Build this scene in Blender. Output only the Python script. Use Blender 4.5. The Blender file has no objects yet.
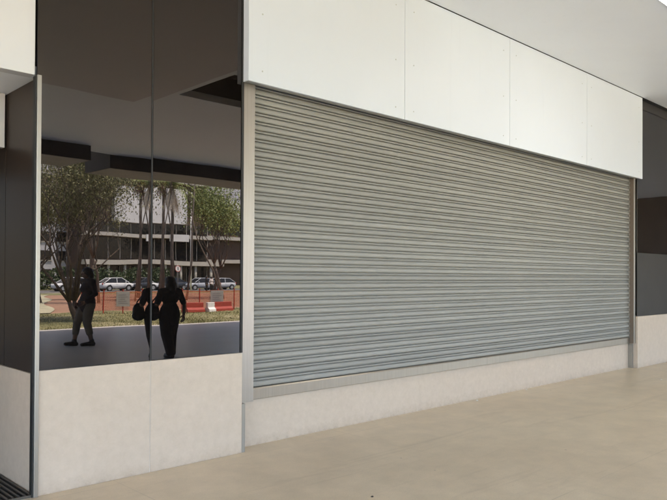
import bpy, math, random
import numpy as np
from mathutils import Vector, Matrix, Euler, noise

S = bpy.context.scene
COL = S.collection
random.seed(7)
R = math.radians

# ------------------------------------------------------------------ camera
def make_camera():
    yaw, pitch, roll, f = 0.806717, 0.0104228, 0.00501, 684.409
    F = Vector((math.cos(yaw)*math.cos(pitch), math.sin(yaw)*math.cos(pitch), math.sin(pitch)))
    Rt = Vector((math.sin(yaw), -math.cos(yaw), 0))
    U = Rt.cross(F)
    R2 = Rt*math.cos(roll) + U*math.sin(roll)
    U2 = -Rt*math.sin(roll) + U*math.cos(roll)
    cam = bpy.data.cameras.new('camera')
    ob = bpy.data.objects.new('camera', cam); COL.objects.link(ob)
    ob.matrix_world = Matrix(((R2.x, U2.x, -F.x, 0), (R2.y, U2.y, -F.y, 0), (R2.z, U2.z, -F.z, 1.55), (0, 0, 0, 1)))
    cam.sensor_fit = 'HORIZONTAL'; cam.sensor_width = 36
    cam.lens = 36*f/667; cam.shift_y = 20.03/667
    cam.clip_start = .05; cam.clip_end = 2000
    S.camera = ob
make_camera()

# ------------------------------------------------------------------ light
SUN_EL, SUN_AZ = R(74), math.atan2(.35, .85)      # azimuth measured from +Y towards +X
world = bpy.data.worlds.new('World'); S.world = world; world.use_nodes = True
nt = world.node_tree; nt.nodes.clear()
sky = nt.nodes.new('ShaderNodeTexSky'); sky.sky_type = 'NISHITA'; sky.sun_disc = False
sky.sun_elevation = SUN_EL; sky.sun_rotation = SUN_AZ
sky.air_density = 1.0; sky.dust_density = 5.0; sky.ozone_density = 1.0; sky.altitude = 1100
bg = nt.nodes.new('ShaderNodeBackground'); bg.inputs[1].default_value = .15
ow = nt.nodes.new('ShaderNodeOutputWorld')
nt.links.new(sky.outputs[0], bg.inputs[0]); nt.links.new(bg.outputs[0], ow.inputs[0])
sl = bpy.data.lights.new('sun', 'SUN'); sl.energy = 3.6; sl.angle = R(.5); sl.color = (1, .97, .92)
so = bpy.data.objects.new('sun', sl); COL.objects.link(so)
sd = Vector((math.sin(SUN_AZ)*math.cos(SUN_EL), math.cos(SUN_AZ)*math.cos(SUN_EL), math.sin(SUN_EL)))
so.rotation_euler = sd.to_track_quat('Z', 'Y').to_euler()
so.location = (0, 0, 60)

vs = S.view_settings
vs.view_transform = 'Standard'; vs.look = 'None'; vs.gamma = 1; vs.use_curve_mapping = False
vs.exposure = 3.66
S.render.engine = 'CYCLES'
cy = S.cycles
cy.use_denoising = True
cy.max_bounces = 10; cy.diffuse_bounces = 6; cy.glossy_bounces = 4; cy.transparent_max_bounces = 8
cy.caustics_reflective = False; cy.caustics_refractive = False
cy.sample_clamp_indirect = 8

# ------------------------------------------------------------------ materials
class NT:
    def __init__(s, name):
        s.m = bpy.data.materials.new(name); s.m.use_nodes = True
        s.t = s.m.node_tree; s.p = s.t.nodes['Principled BSDF']
    def n(s, kind, **kw):
        o = s.t.nodes.new(kind)
        for k, v in kw.items(): setattr(o, k, v)
        return o
    def l(s, a, b): s.t.links.new(a, b)
    def coord(s, scale=(1, 1, 1)):
        tc = s.n('ShaderNodeTexCoord'); mp = s.n('ShaderNodeMapping')
        mp.inputs['Scale'].default_value = scale
        s.l(tc.outputs['Object'], mp.inputs['Vector']); return mp.outputs[0]
    def noise(s, vec, scale, detail=4, rough=.6, dist=0):
        o = s.n('ShaderNodeTexNoise'); o.inputs['Scale'].default_value = scale
        o.inputs['Detail'].default_value = detail; o.inputs['Roughness'].default_value = rough
        o.inputs['Distortion'].default_value = dist
        s.l(vec, o.inputs['Vector']); return o.outputs[0]
    def ramp(s, fac, stops):
        o = s.n('ShaderNodeValToRGB'); e = o.color_ramp.elements
        while len(e) < len(stops): e.new(.5)
        for i, (p, c) in enumerate(stops):
            e[i].position = p; e[i].color = (*c, 1) if len(c) == 3 else c
        s.l(fac, o.inputs[0]); return o.outputs[0]
    def mix(s, a, b, fac, mode='MIX'):
        o = s.n('ShaderNodeMix', data_type='RGBA', blend_type=mode)
        for sock, v in ((o.inputs[0], fac), (o.inputs[6], a), (o.inputs[7], b)):
            if hasattr(v, 'is_output'): s.l(v, sock)
            elif isinstance(v, (int, float)): sock.default_value = v
            else: sock.default_value = (*v, 1)
        return o.outputs[2]
    def math(s, op, a, b=None):
        o = s.n('ShaderNodeMath', operation=op)
        for i, v in enumerate((a, b)):
            if v is None: continue
            if hasattr(v, 'is_output'): s.l(v, o.inputs[i])
            else: o.inputs[i].default_value = v
        return o.outputs[0]
    def base(s, v):
        if hasattr(v, 'is_output'): s.l(v, s.p.inputs['Base Color'])
        else: s.p.inputs['Base Color'].default_value = (*v, 1)
    def bump(s, h, strength=.2, dist=.01):
        o = s.n('ShaderNodeBump'); o.inputs['Strength'].default_value = strength
        o.inputs['Distance'].default_value = dist
        s.l(h, o.inputs['Height']); s.l(o.outputs[0], s.p.inputs['Normal'])

def simple(name, col, rough=.6, metal=0, var=.12, scale=6, bump=0, spec=.5):
    k = NT(name); v = k.coord()
    nz = k.noise(v, scale, 5)
    d = tuple(c*(1-var) for c in col); u = tuple(min(1, c*(1+var)) for c in col)
    k.base(k.ramp(nz, [(.3, d), (.7, u)]))
    k.p.inputs['Roughness'].default_value = rough; k.p.inputs['Metallic'].default_value = metal
    k.p.inputs['Specular IOR Level'].default_value = spec
    if bump: k.bump(k.noise(v, scale*8, 4), bump)
    return k.m

def m_floor():
    k = NT('plaza_paving'); v = k.coord()
    big = k.noise(v, .55, 4, .6, .6); mid = k.noise(v, 3.2, 5, .65); fine = k.noise(v, 90, 3, .7)
    c = k.ramp(big, [(.3, (.595, .483, .34)), (.7, (.665, .55, .395))])
    c = k.mix(c, k.ramp(mid, [(.35, (.88, .87, .85)), (.65, (1.06, 1.05, 1.04))]), .8, 'MULTIPLY')
    c = k.mix(c, k.ramp(fine, [(.3, (.88, .88, .88)), (.7, (1.1, 1.1, 1.1))]), .6, 'MULTIPLY')
    streak = k.noise(k.coord((.25, 2.2, 1)), 1.6, 6, .7, 1.2)
    c = k.mix(c, (.37, .285, .19), k.math('MULTIPLY', k.ramp(streak, [(.56, (0, 0, 0)), (.76, (1, 1, 1))]), .5))
    # faint slab joints
    sp = k.n('ShaderNodeSeparateXYZ'); k.l(v, sp.inputs[0])
    def line(o, pitch, w):
        a = k.math('FRACT', k.math('DIVIDE', o, pitch)); return k.math('LESS_THAN', a, w/pitch)
    j = k.math('MAXIMUM', line(sp.outputs[0], 2.4, .008), line(sp.outputs[1], 2.4, .008))
    j = k.math('MULTIPLY', j, k.ramp(k.noise(v, 1.1, 2), [(.4, (0, 0, 0)), (.65, (1, 1, 1))]))
    c = k.mix(c, (.30, .245, .18), k.math('MULTIPLY', j, .4))
    sv = k.n('ShaderNodeTexVoronoi'); sv.inputs['Scale'].default_value = 3.1; k.l(v, sv.inputs['Vector'])
    dots = k.math('LESS_THAN', sv.outputs['Distance'], .035)
    gv = k.n('ShaderNodeTexVoronoi'); gv.inputs['Scale'].default_value = 17; k.l(v, gv.inputs['Vector'])
    c = k.mix(c, (.20, .15, .10), k.math('MULTIPLY', k.math('MULTIPLY', k.math('LESS_THAN', gv.outputs['Distance'], .07), k.ramp(mid, [(.5, (0, 0, 0)), (.62, (1, 1, 1))])), .5))
    c = k.mix(c, (.13, .10, .07), k.math('MULTIPLY', dots, .55))
    k.base(c)
    k.l(k.ramp(mid, [(.3, (.36,)*3), (.7, (.40,)*3)]), k.p.inputs['Roughness'])
    k.bump(fine, .08, .004)
    return k.m

def m_base(name, lo=(.515, .418, .33), hi=(.55, .448, .356)):
    k = NT(name); v = k.coord()
    a = k.noise(v, 1.6, 6, .65, .8); b = k.noise(v, 14, 5, .7); f = k.noise(v, 120, 2)
    c = k.ramp(a, [(.3, lo), (.7, hi)])
    c = k.mix(c, k.ramp(b, [(.3, (.93, .92, .91)), (.7, (1.04, 1.04, 1.04))]), 1, 'MULTIPLY')
    st = k.noise(k.coord((5, 5, .5)), 1.3, 5, .7)
    c = k.mix(c, (.42, .345, .27), k.math('MULTIPLY', k.ramp(st, [(.56, (0, 0, 0)), (.8, (1, 1, 1))]), .22))
    # splash dirt close to the paving
    sp = k.n('ShaderNodeSeparateXYZ'); k.l(v, sp.inputs[0])
    h = k.math('ADD', sp.outputs[2], k.math('MULTIPLY', k.math('SUBTRACT', b, .5), .12))
    dirt = k.ramp(h, [(0, (1, 1, 1)), (.014, (.55,)*3), (.10, (0, 0, 0))])
    c = k.mix(c, (.27, .20, .14), k.math('MULTIPLY', dirt, .4))
    k.base(c); k.p.inputs['Roughness'].default_value = .62
    k.bump(f, .05, .003)
    return k.m

def m_panel(name, col):
    k = NT(name); v = k.coord()
    a = k.noise(v, .8, 4, .6); st = k.noise(k.coord((7, 7, .35)), 1.5, 5, .7)
    c = k.ramp(a, [(.3, tuple(x*.965 for x in col)), (.7, col)])
    c = k.mix(c, tuple(x*.86 for x in col), k.math('MULTIPLY', k.ramp(st, [(.58, (0, 0, 0)), (.82, (1, 1, 1))]), .35))
    k.base(c); k.p.inputs['Roughness'].default_value = .45
    k.bump(k.noise(v, 2.2, 2), .05, .02)
    return k.m

def m_shutter():
    k = NT('galvanised_slats'); v = k.coord()
    sp = k.n('ShaderNodeSeparateXYZ'); k.l(v, sp.inputs[0])
    row = k.math('FLOOR', k.math('DIVIDE', k.math('SUBTRACT', sp.outputs[2], .535), .0815))
    wn = k.n('ShaderNodeTexWhiteNoise', noise_dimensions='1D'); k.l(row, wn.inputs['W'])
    cx = k.n('ShaderNodeCombineXYZ'); k.l(k.math('MULTIPLY', sp.outputs[0], .8), cx.inputs[0]); k.l(k.math('MULTIPLY', row, 7.3), cx.inputs[1])
    al = k.noise(cx.outputs[0], 1.0, 4, .6)
    big = k.noise(k.coord((.5, 1, .9)), .9, 3)
    c = k.ramp(big, [(.3, (.272, .262, .236)), (.7, (.292, .28, .254))])
    c = k.mix(c, k.ramp(al, [(.3, (.92, .92, .92)), (.7, (1.06, 1.06, 1.06))]), 1, 'MULTIPLY')
    c = k.mix(c, k.ramp(wn.outputs[0], [(0, (.92, .92, .92)), (1, (1.07, 1.07, 1.07))]), 1, 'MULTIPLY')
    k.base(c); k.p.inputs['Metallic'].default_value = .1; k.p.inputs['Specular IOR Level'].default_value = .35
    k.l(k.ramp(al, [(.3, (.42,)*3), (.7, (.58,)*3)]), k.p.inputs['Roughness'])
    return k.m

def m_glass(name, col=(.0028, .0022, .002), ior=1.74):
    k = NT(name); v = k.coord()
    k.base(col); k.p.inputs['Roughness'].default_value = 0.0; k.p.inputs['IOR'].default_value = ior
    k.p.inputs['Specular Tint'].default_value = (1, .90, .83, 1)
    k.p.inputs['Roughness'].default_value = .008
    k.bump(k.noise(v, 1.3, 1), .5, .0016)
    # faint grime that scatters a little
    g = k.noise(k.coord((3, 3, 1)), 2.2, 5, .7)
    k.l(k.ramp(g, [(.3, col), (.75, tuple(c*2.0 for c in col))]), k.p.inputs['Base Color'])
    return k.m

def m_metal(name, col, rough=.35, metal=.7):
    k = NT(name)
    st = k.noise(k.coord((40, 40, .6)), 3, 4, .7)
    k.base(k.ramp(st, [(.3, tuple(c*.9 for c in col)), (.7, tuple(min(1, c*1.07) for c in col))]))
    k.p.inputs['Metallic'].default_value = metal; k.p.inputs['Roughness'].default_value = rough
    return k.m

def m_leaf(name, cols, trans=.25):
    k = NT(name); v = k.coord()
    wn = k.n('ShaderNodeTexNoise'); wn.inputs['Scale'].default_value = 2.3; wn.inputs['Detail'].default_value = 6
    k.l(v, wn.inputs['Vector'])
    n = len(cols)
    k.base(k.ramp(wn.outputs[0], [(.32+.36*i/(n-1), c) for i, c in enumerate(cols)]))
    k.p.inputs['Roughness'].default_value = .55
    return k.m

def m_grass():
    k = NT('dry_grass'); v = k.coord()
    a = k.noise(v, .35, 5, .65, .5); b = k.noise(v, 9, 5, .75)
    c = k.ramp(a, [(.36, (.12, .125, .045)), (.52, (.21, .195, .085)), (.66, (.36, .32, .19))])
    c = k.mix(c, k.ramp(b, [(.3, (.6, .6, .55)), (.7, (1.2, 1.2, 1.15))]), 1, 'MULTIPLY')
    k.base(c); k.p.inputs['Roughness'].default_value = .9; k.bump(b, .6, .05)
    return k.m

M = {}
M['floor'] = m_floor()
M['outer'] = simple('paving_painted_sky_light', (.68, .65, .60), .28, 0, .07, .9)
M['base'] = m_base('pale_stone'); M['joint'] = simple('pale_sealant', (.56, .48, .405), .7)
M['panel'] = m_panel('white_metal_panel', (.645, .68, .74)); M['panel_warm'] = m_panel('cream_panel', (.61, .60, .60))
M['seam'] = simple('grey_sealant', (.42, .43, .41), .7)
M['ceiling'] = m_panel('ceiling_plaster', (.84, .85, .875))
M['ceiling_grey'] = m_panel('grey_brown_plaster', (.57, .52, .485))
M['slats'] = m_shutter()
M['alu'] = m_metal('satin_aluminium', (.37, .34, .30), .34, .85)
M['alu_dark'] = m_metal('weathered_aluminium', (.30, .275, .24), .45, .4)
M['rail'] = m_metal('galvanised_rail', (.32, .28, .23), .36, .7)
M['glass'] = m_glass('tinted_reflective_glass')
M['film'] = simple('grey_film', (.040, .034, .029), .45, 0, .1, 2, spec=.15)
M['black'] = simple('black_rubber', (.015, .014, .013), .6)
M['header'] = simple('black_header', (.012, .010, .009), .5)
M['dark_panel'] = simple('dark_brown_glazing', (.032, .022, .017), .35, 0, .1, 1.5, spec=.12)
M['screw'] = simple('screw_steel', (.50, .51, .49), .5, .2)
M['beam'] = simple('beam_concrete', (.33, .29, .25), .8, 0, .1, 2)
M['coffer'] = simple('brown_recess', (.16, .12, .09), .8, 0, .1, 2)
M['beam_face'] = simple('beam_painted_shade', (.045, .033, .028), .7, 0, .1, 2)
M['brown_end'] = simple('brown_end_wall', (.085, .06, .048), .6, 0, .3, .6)
M['grate'] = simple('steel_grating', (.10, .085, .07), .5, .4)
M['pit_shade'] = simple('painted_pit_shade', (.012, .011, .010), .9)
M['grass'] = m_grass()
M['drygrass'] = simple('pale_dry_grass', (.36, .335, .22), .95, 0, .3, 1.5, .4)
M['soil'] = simple('orange_soil', (.27, .155, .095), .95, 0, .25, 1.2, .4)
M['asphalt'] = simple('asphalt', (.085, .08, .078), .9, 0, .15, 2)
M['earth'] = simple('dry_earth', (.30, .25, .18), .95, 0, .3, .3)
M['kerb'] = simple('kerb_concrete', (.34, .32, .29), .85)
M['line'] = simple('road_paint', (.75, .74, .70), .7)

# ------------------------------------------------------------------ mesh helpers
class MB:
    def __init__(s): s.v = []; s.f = []
    def add(s, vs_, fs_):
        o = len(s.v); s.v += [tuple(p) for p in vs_]; s.f += [tuple(i+o for i in f) for f in fs_]; return s
    def box(s, x0, x1, y0, y1, z0, z1):
        return s.add([(x0, y0, z0), (x1, y0, z0), (x1, y1, z0), (x0, y1, z0), (x0, y0, z1), (x1, y0, z1), (x1, y1, z1), (x0, y1, z1)],
                     [(3, 2, 1, 0), (4, 5, 6, 7), (0, 1, 5, 4), (1, 2, 6, 5), (2, 3, 7, 6), (3, 0, 4, 7)])
    def tube(s, pts, rad, n=8, cap=True):
        pts = [Vector(p) for p in pts]
        if not hasattr(rad, '__len__'): rad = [rad]*len(pts)
        rings = []; prev = None
        for i, p in enumerate(pts):
            d = (pts[min(i+1, len(pts)-1)] - pts[max(i-1, 0)]).normalized()
            if prev is None:
                a = Vector((1, 0, 0)) if abs(d.x) < .8 else Vector((0, 1, 0))
                u = d.cross(a).normalized()
            else:
                u = (prev - d*prev.dot(d)).normalized()
            prev = u; w = d.cross(u)
            rings.append([p + (u*math.cos(2*math.pi*j/n) + w*math.sin(2*math.pi*j/n))*rad[i] for j in range(n)])
        vs_ = [q for r in rings for q in r]; fs_ = []
        for i in range(len(rings)-1):
            for j in range(n):
                k = (j+1) % n
                fs_.append((i*n+j, i*n+k, (i+1)*n+k, (i+1)*n+j))
        if cap:
            fs_.append(tuple(range(n-1, -1, -1))); fs_.append(tuple((len(rings)-1)*n+j for j in range(n)))
        return s.add(vs_, fs_)
    def ell(s, c, r, nu=12, nv=8, rot=None):
        vs_ = []; fs_ = []
        for i in range(nv+1):
            th = math.pi*i/nv
            for j in range(nu):
                ph = 2*math.pi*j/nu
                q = Vector((r[0]*math.sin(th)*math.cos(ph), r[1]*math.sin(th)*math.sin(ph), r[2]*math.cos(th)))
                if rot: q = rot @ q
                vs_.append(Vector(c)+q)
        for i in range(nv):
            for j in range(nu):
                k = (j+1) % nu
                fs_.append((i*nu+j, (i+1)*nu+j, (i+1)*nu+k, i*nu+k))
        return s.add(vs_, fs_)
    def prism(s, poly, axis, a, b):
        """extrude a 2-D outline; axis 'x': poly is (y,z), 'y': poly is (x,z)"""
        n = len(poly)
        mk = (lambda p, t: (t, p[0], p[1])) if axis == 'x' else (lambda p, t: (p[0], t, p[1]))
        vs_ = [mk(p, a) for p in poly] + [mk(p, b) for p in poly]
        fs_ = [(i, (i+1) % n, n+(i+1) % n, n+i) for i in range(n)]
        fs_ += [tuple(range(n-1, -1, -1)), tuple(range(n, 2*n))]
        return s.add(vs_, fs_)
    def build(s, name, mat, parent=None, smooth=False, bevel=0, fixn=False):
        me = bpy.data.meshes.new(name); me.from_pydata(s.v, [], s.f); me.update()
        if fixn:
            import bmesh
            bm = bmesh.new(); bm.from_mesh(me); bmesh.ops.remove_doubles(bm, verts=bm.verts, dist=1e-6)
            bmesh.ops.recalc_face_normals(bm, faces=bm.faces); bm.to_mesh(me); bm.free()
        if smooth: me.polygons.foreach_set('use_smooth', [True]*len(me.polygons))
        o = bpy.data.objects.new(name, me); COL.objects.link(o); me.materials.append(M[mat] if isinstance(mat, str) else mat)
        if bevel:
            b = o.modifiers.new('bevel', 'BEVEL'); b.width = bevel; b.segments = 2; b.limit_method = 'ANGLE'
        if parent: o.parent = parent; o.matrix_parent_inverse = parent.matrix_basis.inverted()
        return o
def box(name, mat, parent, *d, bevel=0): return MB().box(*d).build(name, mat, parent, bevel=bevel)
def thing(name, label, cat, loc=(0, 0, 0), group=None):
    o = bpy.data.objects.new(name, None); COL.objects.link(o); o.location = loc; o.empty_display_size = .2
    bpy.context.view_layer.update()
    return tag(o, label, cat, group)
def tag(o, label, cat, group=None):
    o['label'] = label; o['category'] = cat
    if group: o['group'] = group
    return o
def struct(o): o['kind'] = 'structure'; return o
def copy_tree(o, parent=None):
    c = o.copy(); COL.objects.link(c)
    if parent: c.parent = parent
    for ch in list(o.children): copy_tree(ch, c)
    return c

# ------------------------------------------------------------------ ground
struct(MB().box(-30, 60, -9.8, 12, -.12, 0).build('plaza', 'floor'))
struct(MB().box(-30, 60, -9.79, .4, .0005, .004).build('outer_paving_brightened', 'outer'))  # paler sheet over the plaza, open sky light painted into its colour
struct(MB().box(-400, 500, -500, 200, -.5, -.13).build('ground', 'earth'))
def sheet(name, mat, x0, x1, y0, y1, z, amp=0, step=1.0):
    nx = max(2, int((x1-x0)/step)); ny = max(2, int((y1-y0)/step)); mb = MB(); vs_ = []; fs_ = []
    for i in range(nx+1):
        for j in range(ny+1):
            x = x0+(x1-x0)*i/nx; y = y0+(y1-y0)*j/ny
            vs_.append((x, y, z + amp*noise.noise((x*.35, y*.35, 3.1))))
    for i in range(nx):
        for j in range(ny):
            a = i*(ny+1)+j; fs_.append((a, a+ny+1, a+ny+2, a+1))
    return struct(mb.add(vs_, fs_).build(name, mat, smooth=True))
sheet('lawn', 'grass', -40, 70, -19, -9.82, -.035, .05)
sheet('soil_strip', 'soil', -40, 90, -46, -19.02, -.05, .02, 2)
rnd = random.Random(4); edge = []
for i in range(41):
    t_ = i/40; x_ = 12.2+11.4*t_ ; y_ = -19.02-27*t_
    edge.append((x_+.25*math.sin(i*.33), y_, -.022))
dl = MB().add([(-40, -46.02, -.022), (-40, -19.02, -.022)]+edge, [tuple(range(42, -1, -1))]).build('dry_lawn', 'drygrass'); struct(dl)
sheet('verge', 'grass', -60, 120, -52, -46.02, -.05, .03, 2)
sheet('road', 'asphalt', -80, 160, -66, -52.2, -.06, 0, 8)
sheet('far_lawn', 'grass', -100, 180, -140, -66.2, -.05, .05, 6)
mk = MB().box(-80, 160, -52.2, -52.02, -.12, .07); struct(mk.build('kerb', 'kerb'))
mk = MB()
for i in range(14): mk.box(26+i*2.7, 26.1+i*2.7, -62.6, -57.6, -.058, -.054)
struct(mk.build('parking_lines', 'line'))

# ------------------------------------------------------------------ portico roof
ZC = 4.68
CX0, CX1, CY0, CY1 = 6.2, 7.75, -.5, 1.12      # recessed opening in the ceiling
roof = thing('portico_roof', 'pale flat portico ceiling running over the paved walkway in front of the shutter', 'roof', (8, -2, ZC))
mb = MB()
X0, X1, Y0, Y1 = -12, 40, -5.9, 4.825
mb.box(X0, CX0, Y0, Y1, ZC, ZC+.12); mb.box(CX1, X1, Y0, Y1, ZC, ZC+.12)
mb.box(CX0, CX1, Y0, CY0, ZC, ZC+.12); mb.box(CX0, CX1, CY1, Y1, ZC, ZC+.12)
mb.box(7.5, 8.4, -6.6, Y0, ZC, ZC+.12)          # the joint between the two beams
mb.box(8.4, X1, -6.6, Y0, ZC, ZC+.12)
mb.build('ceiling', 'ceiling', roof)
box('roof_slab', 'beam', roof, X0, X1, -8.0, 12, ZC+.55, ZC+.7)
mb = MB(); mb.box(CX0-.03, CX0, CY0-.03, CY1+.03, ZC+.125, ZC+.54); mb.box(CX1, CX1+.03, CY0-.03, CY1+.03, ZC+.125, ZC+.54)
mb.box(CX0, CX1, CY0-.03, CY0, ZC+.125, ZC+.54); mb.box(CX0, CX1, CY1, CY1+.03, ZC+.125, ZC+.54); mb.box(CX0, CX1, CY0, CY1, ZC+.50, ZC+.54)
mb.build('ceiling_recess', 'coffer', roof)
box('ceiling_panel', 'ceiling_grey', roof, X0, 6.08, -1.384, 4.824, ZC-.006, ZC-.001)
# outer edge beams: shade of the inner faces painted in as dark colour, underside paler
box('beam', 'beam', roof, X0, 7.5, -7.4, -5.94, 4.33, ZC+.55)
box('beam_face', 'beam_face', roof, X0, 7.5, -5.94, -5.90, 4.325, ZC+.54)
box('beam', 'beam', roof, 8.4, X1, -8.0, -6.64, 4.33, ZC+.55)
box('beam_face', 'beam_face', roof, 8.36, X1, -6.64, -6.60, 4.325, ZC+.54)
box('beam_face', 'beam_face', roof, 8.36, 8.40, -8.0, -6.64, 4.325, ZC+.54)
box('ceiling_joint', 'seam', roof, X0, 6.08, -1.40, -1.385, ZC-.003, ZC+.01)
# side ends of the roof void
box('roof_end', 'beam', roof, X0, X0+.1, -5.9, 12, ZC+.125, ZC+.55)
# recessed ceiling lamp
k = NT('lamp_diffuser'); k.p.inputs['Emission Color'].default_value = (1, .97, .9, 1); k.p.inputs['Emission Strength'].default_value = 1.2; k.base((.8, .8, .8)); M['diffuser'] = k.m
lamp = thing('ceiling_lamp', 'flat lit white lamp panel set on the pale ceiling', 'lamp', (8.5, 2.6, ZC))
box('lamp_frame', 'panel', lamp, 7.78, 9.18, 2.28, 2.995, ZC-.018, ZC-.001, bevel=.003)
box('diffuser', 'diffuser', lamp, 7.80, 9.16, 2.30, 2.98, ZC-.024, ZC-.0185)

# ------------------------------------------------------------------ shop front, left bay
YF = 4.91
wb = thing('shop_wall', 'plain dark rear wall hidden behind the shutter and the dark windows', 'wall', (8, 5.3, 0))
box('wall', 'header', wb, 1.87, 26, 5.13, 5.35, 0, ZC+.54)
box('wall', 'header', wb, X0, 1.87, 6.62, 6.8, 0, ZC+.54)

bl = thing('stone_base', 'pale stone base wall in two slabs below the tall dark mirror window', 'wall', (2.7, YF, 0))
box('slab', 'base', bl, 1.838, 2.703, YF, 5.1, 0, .88, bevel=.003)
box('slab', 'base', bl, 2.711, 3.598, YF, 5.1, 0, .88, bevel=.003)
box('joint', 'joint', bl, 2.7035, 2.7105, YF+.003, 5.05, 0, .879)
br = thing('stone_base', 'short pale base wall turning into the entrance recess above the grating', 'wall', (1.83, 5.5, 0))
box('slab', 'base', br, 1.825, 1.868, 4.955, 6.6, 0, .85, bevel=.003)
sg = thing('side_glazing', 'dark brown glazed panel lining the entrance recess beside the corner post', 'window', (1.83, 5.5, .85))
box('glass_pane', 'dark_panel', sg, 1.832, 1.866, 4.96, 5.59, .853, 2.957)
box('glass_pane', 'dark_panel', sg, 1.832, 1.866, 5.60, 6.6, .853, 2.957)
dg = thing('entrance_door', 'dark glazed doors at the back of the entrance recess', 'door', (0, 6.55, 0))
box('door_leaf', 'glass', dg, -.1, .85, 6.52, 6.58, .02, 2.5); box('door_leaf', 'glass', dg, .87, 1.8, 6.52, 6.58, .02, 2.5)
box('transom', 'ceiling_grey', dg, -.1, 1.815, 5.58, 5.64, 2.54, 2.958)

win = thing('mirror_window', 'tall dark tinted shop window mirroring trees, cars and walkers', 'window', (2.7, YF, .88))
a = .0174; ux, uy = math.cos(a), math.sin(a); hx, hy = 2.7, YF+.004
def pane(t0, t1, ang, z0, z1, th=.012):
    c, s_ = math.cos(ang), math.sin(ang); mb = MB(); vs_ = []
    for z in (z0, z1):
        for (t, d) in ((t0, 0), (t1, 0), (t1, th), (t0, th)):
            vs_.append((hx+c*t - s_*d, hy+s_*t + c*d, z))
    return mb.add(vs_, [(3, 2, 1, 0), (4, 5, 6, 7), (0, 1, 5, 4), (1, 2, 6, 5), (2, 3, 7, 6), (3, 0, 4, 7)])
pane(-.893, 0, a, .884, ZC+.3).build('glass_pane', 'glass', win)
pane(.018, .892, 0, .884, ZC+.3).build('glass_pane', 'glass', win)
box('mullion', 'black', win, 2.703, 2.715, YF+.002, YF+.03, .882, ZC+.3)
box('frame', 'black', win, 3.575, 3.598, YF-.004, YF+.05, .882, ZC+.3)
cp = thing('corner_post', 'slim satin aluminium post at the outer corner of the mirror window', 'post', (1.82, YF, 0))
box('post', 'alu', cp, 1.806, 1.8365, YF-.018, YF+.04, 0, 2.962, bevel=.003)
box('edge_strip', 'black', cp, 1.797, 1.8055, YF-.004, YF+.04, 0, 2.955)
ef = thing('entrance_fascia', 'cream white panel block over the entrance recess at the upper left corner', 'fascia', (0, YF, 3))
box('panel', 'panel_warm', ef, X0, 1.795, YF-.0, YF+.1, 2.96, ZC-.03, bevel=.003)
box('soffit', 'ceiling', ef, X0, 1.872, YF+.1, 6.62, 2.962, 3.05)
tag(box('recess_sky_blocker', 'dark_panel', None, -2.6, -2.5, 4.93, 6.6, 0, 2.955), 'added unseen dark wall blocking bright sky at the far side of the entrance recess', 'wall')  # added out of view to keep bright sky off the side glazing
gt = thing('floor_grating', 'dark slatted metal floor grating in the entrance recess by the corner post', 'grating', (.9, 5.6, 0))
box('pit_shade', 'pit_shade', gt, -.6, 1.822, 4.93, 6.5, .001, .004)  # flat black sheet on the paving stands in for shade below the bars
mb = MB()
for i in range(62): mb.box(-.58+i*.039, -.567+i*.039, 4.95, 6.48, .004, .016)
mb.build('bars', 'grate', gt)
box('frame', 'grate', gt, -.6, 1.822, 4.915, 4.93, .0, .017)

# ------------------------------------------------------------------ shutter bay
bs = tag(box('stone_base', 'base', None, 3.637, 11.960, 5.06, 5.12, 0, .425), 'long low pale base wall under the grey roller shutter', 'wall')
sh = thing('roller_shutter', 'wide closed grey metal roller shutter with horizontal slats', 'shutter', (7.8, 5.05, .43))
PITCH = .0815; Z0 = .535; NS = 36
prof = [(0, -.010), (.055, -.010), (.065, .009), (.12, .0155), (.24, .0190), (.44, .0190), (.58, .0155), (.665, .008), (.685, -.009), (.735, -.009), (.755, .0075), (.82, .0100), (.91, .0095), (.955, .006), (.97, -.010)]
ys = []
for i in range(NS):
    for t, d in prof: ys.append((5.046-d*1.15, Z0+(i+t)*PITCH))
ys.append((5.058, Z0+NS*PITCH))
mb = MB(); vs_ = []; fs_ = []
xs = [3.75+(11.922-3.75)*i/40 for i in range(41)]
for i, x in enumerate(xs):
    for (y, z) in ys:
        row = int((z-Z0)/PITCH)
        w = .0016*noise.noise((x*.55, row*1.7, 0)) + .0010*noise.noise((x*1.9, row*.9, 5)) + .004*noise.noise((x*.3, z*.5, 9))
        vs_.append((x, y + w, z + .0010*noise.noise((x*.45, row*2.3, 2))))
n = len(ys)
for i in range(len(xs)-1):
    for j in range(n-1): fs_.append((i*n+j, (i+1)*n+j, (i+1)*n+j+1, i*n+j+1))
mb.add(vs_, fs_); cur = mb.build('curtain', 'slats', sh)
mb = MB()
mb.prism([(5.059, .427), (5.024, .427), (5.020, .431), (5.020, .520), (5.03, .533), (5.059, .533)], 'x', 3.752, 11.921)
mb.build('bottom_rail', 'rail', sh)
for (x0, x1, xi) in ((3.615, 3.748, 3.742), (11.925, 11.997, 11.927)):
    mb = MB()
    mb.box(x0, x1, 4.945, 4.951, .43, 3.30); mb.box(x0, x0+.004, 4.9515, 5.056, .43, 3.30)
    mb.box(x1-.004, x1, 4.9515, 5.02, .43, 3.30)
    gr_ = mb.build('guide_rail', 'alu', sh)
    box('channel_shade_strip', 'coffer', gr_, x0-.0015 if xi > 6 else x1+.0003, x0-.0003 if xi > 6 else x1+.0015, 4.952, 5.019, .431, 3.299)  # thin dark strip paints in the shade of the channel mouth
for i in range(NS): box('end_lock', 'alu_dark', cur, 11.909, 11.9225, 5.012, 5.045, Z0+(i+.63)*PITCH, Z0+(i+1.05)*PITCH)
box('edge_post', 'alu_dark', sh, 3.601, 3.636, YF+.004, 5.12, 0, .428)
box('edge_post', 'alu_dark', sh, 11.962, 11.997, YF+.075, 5.12, 0, .428)

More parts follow.
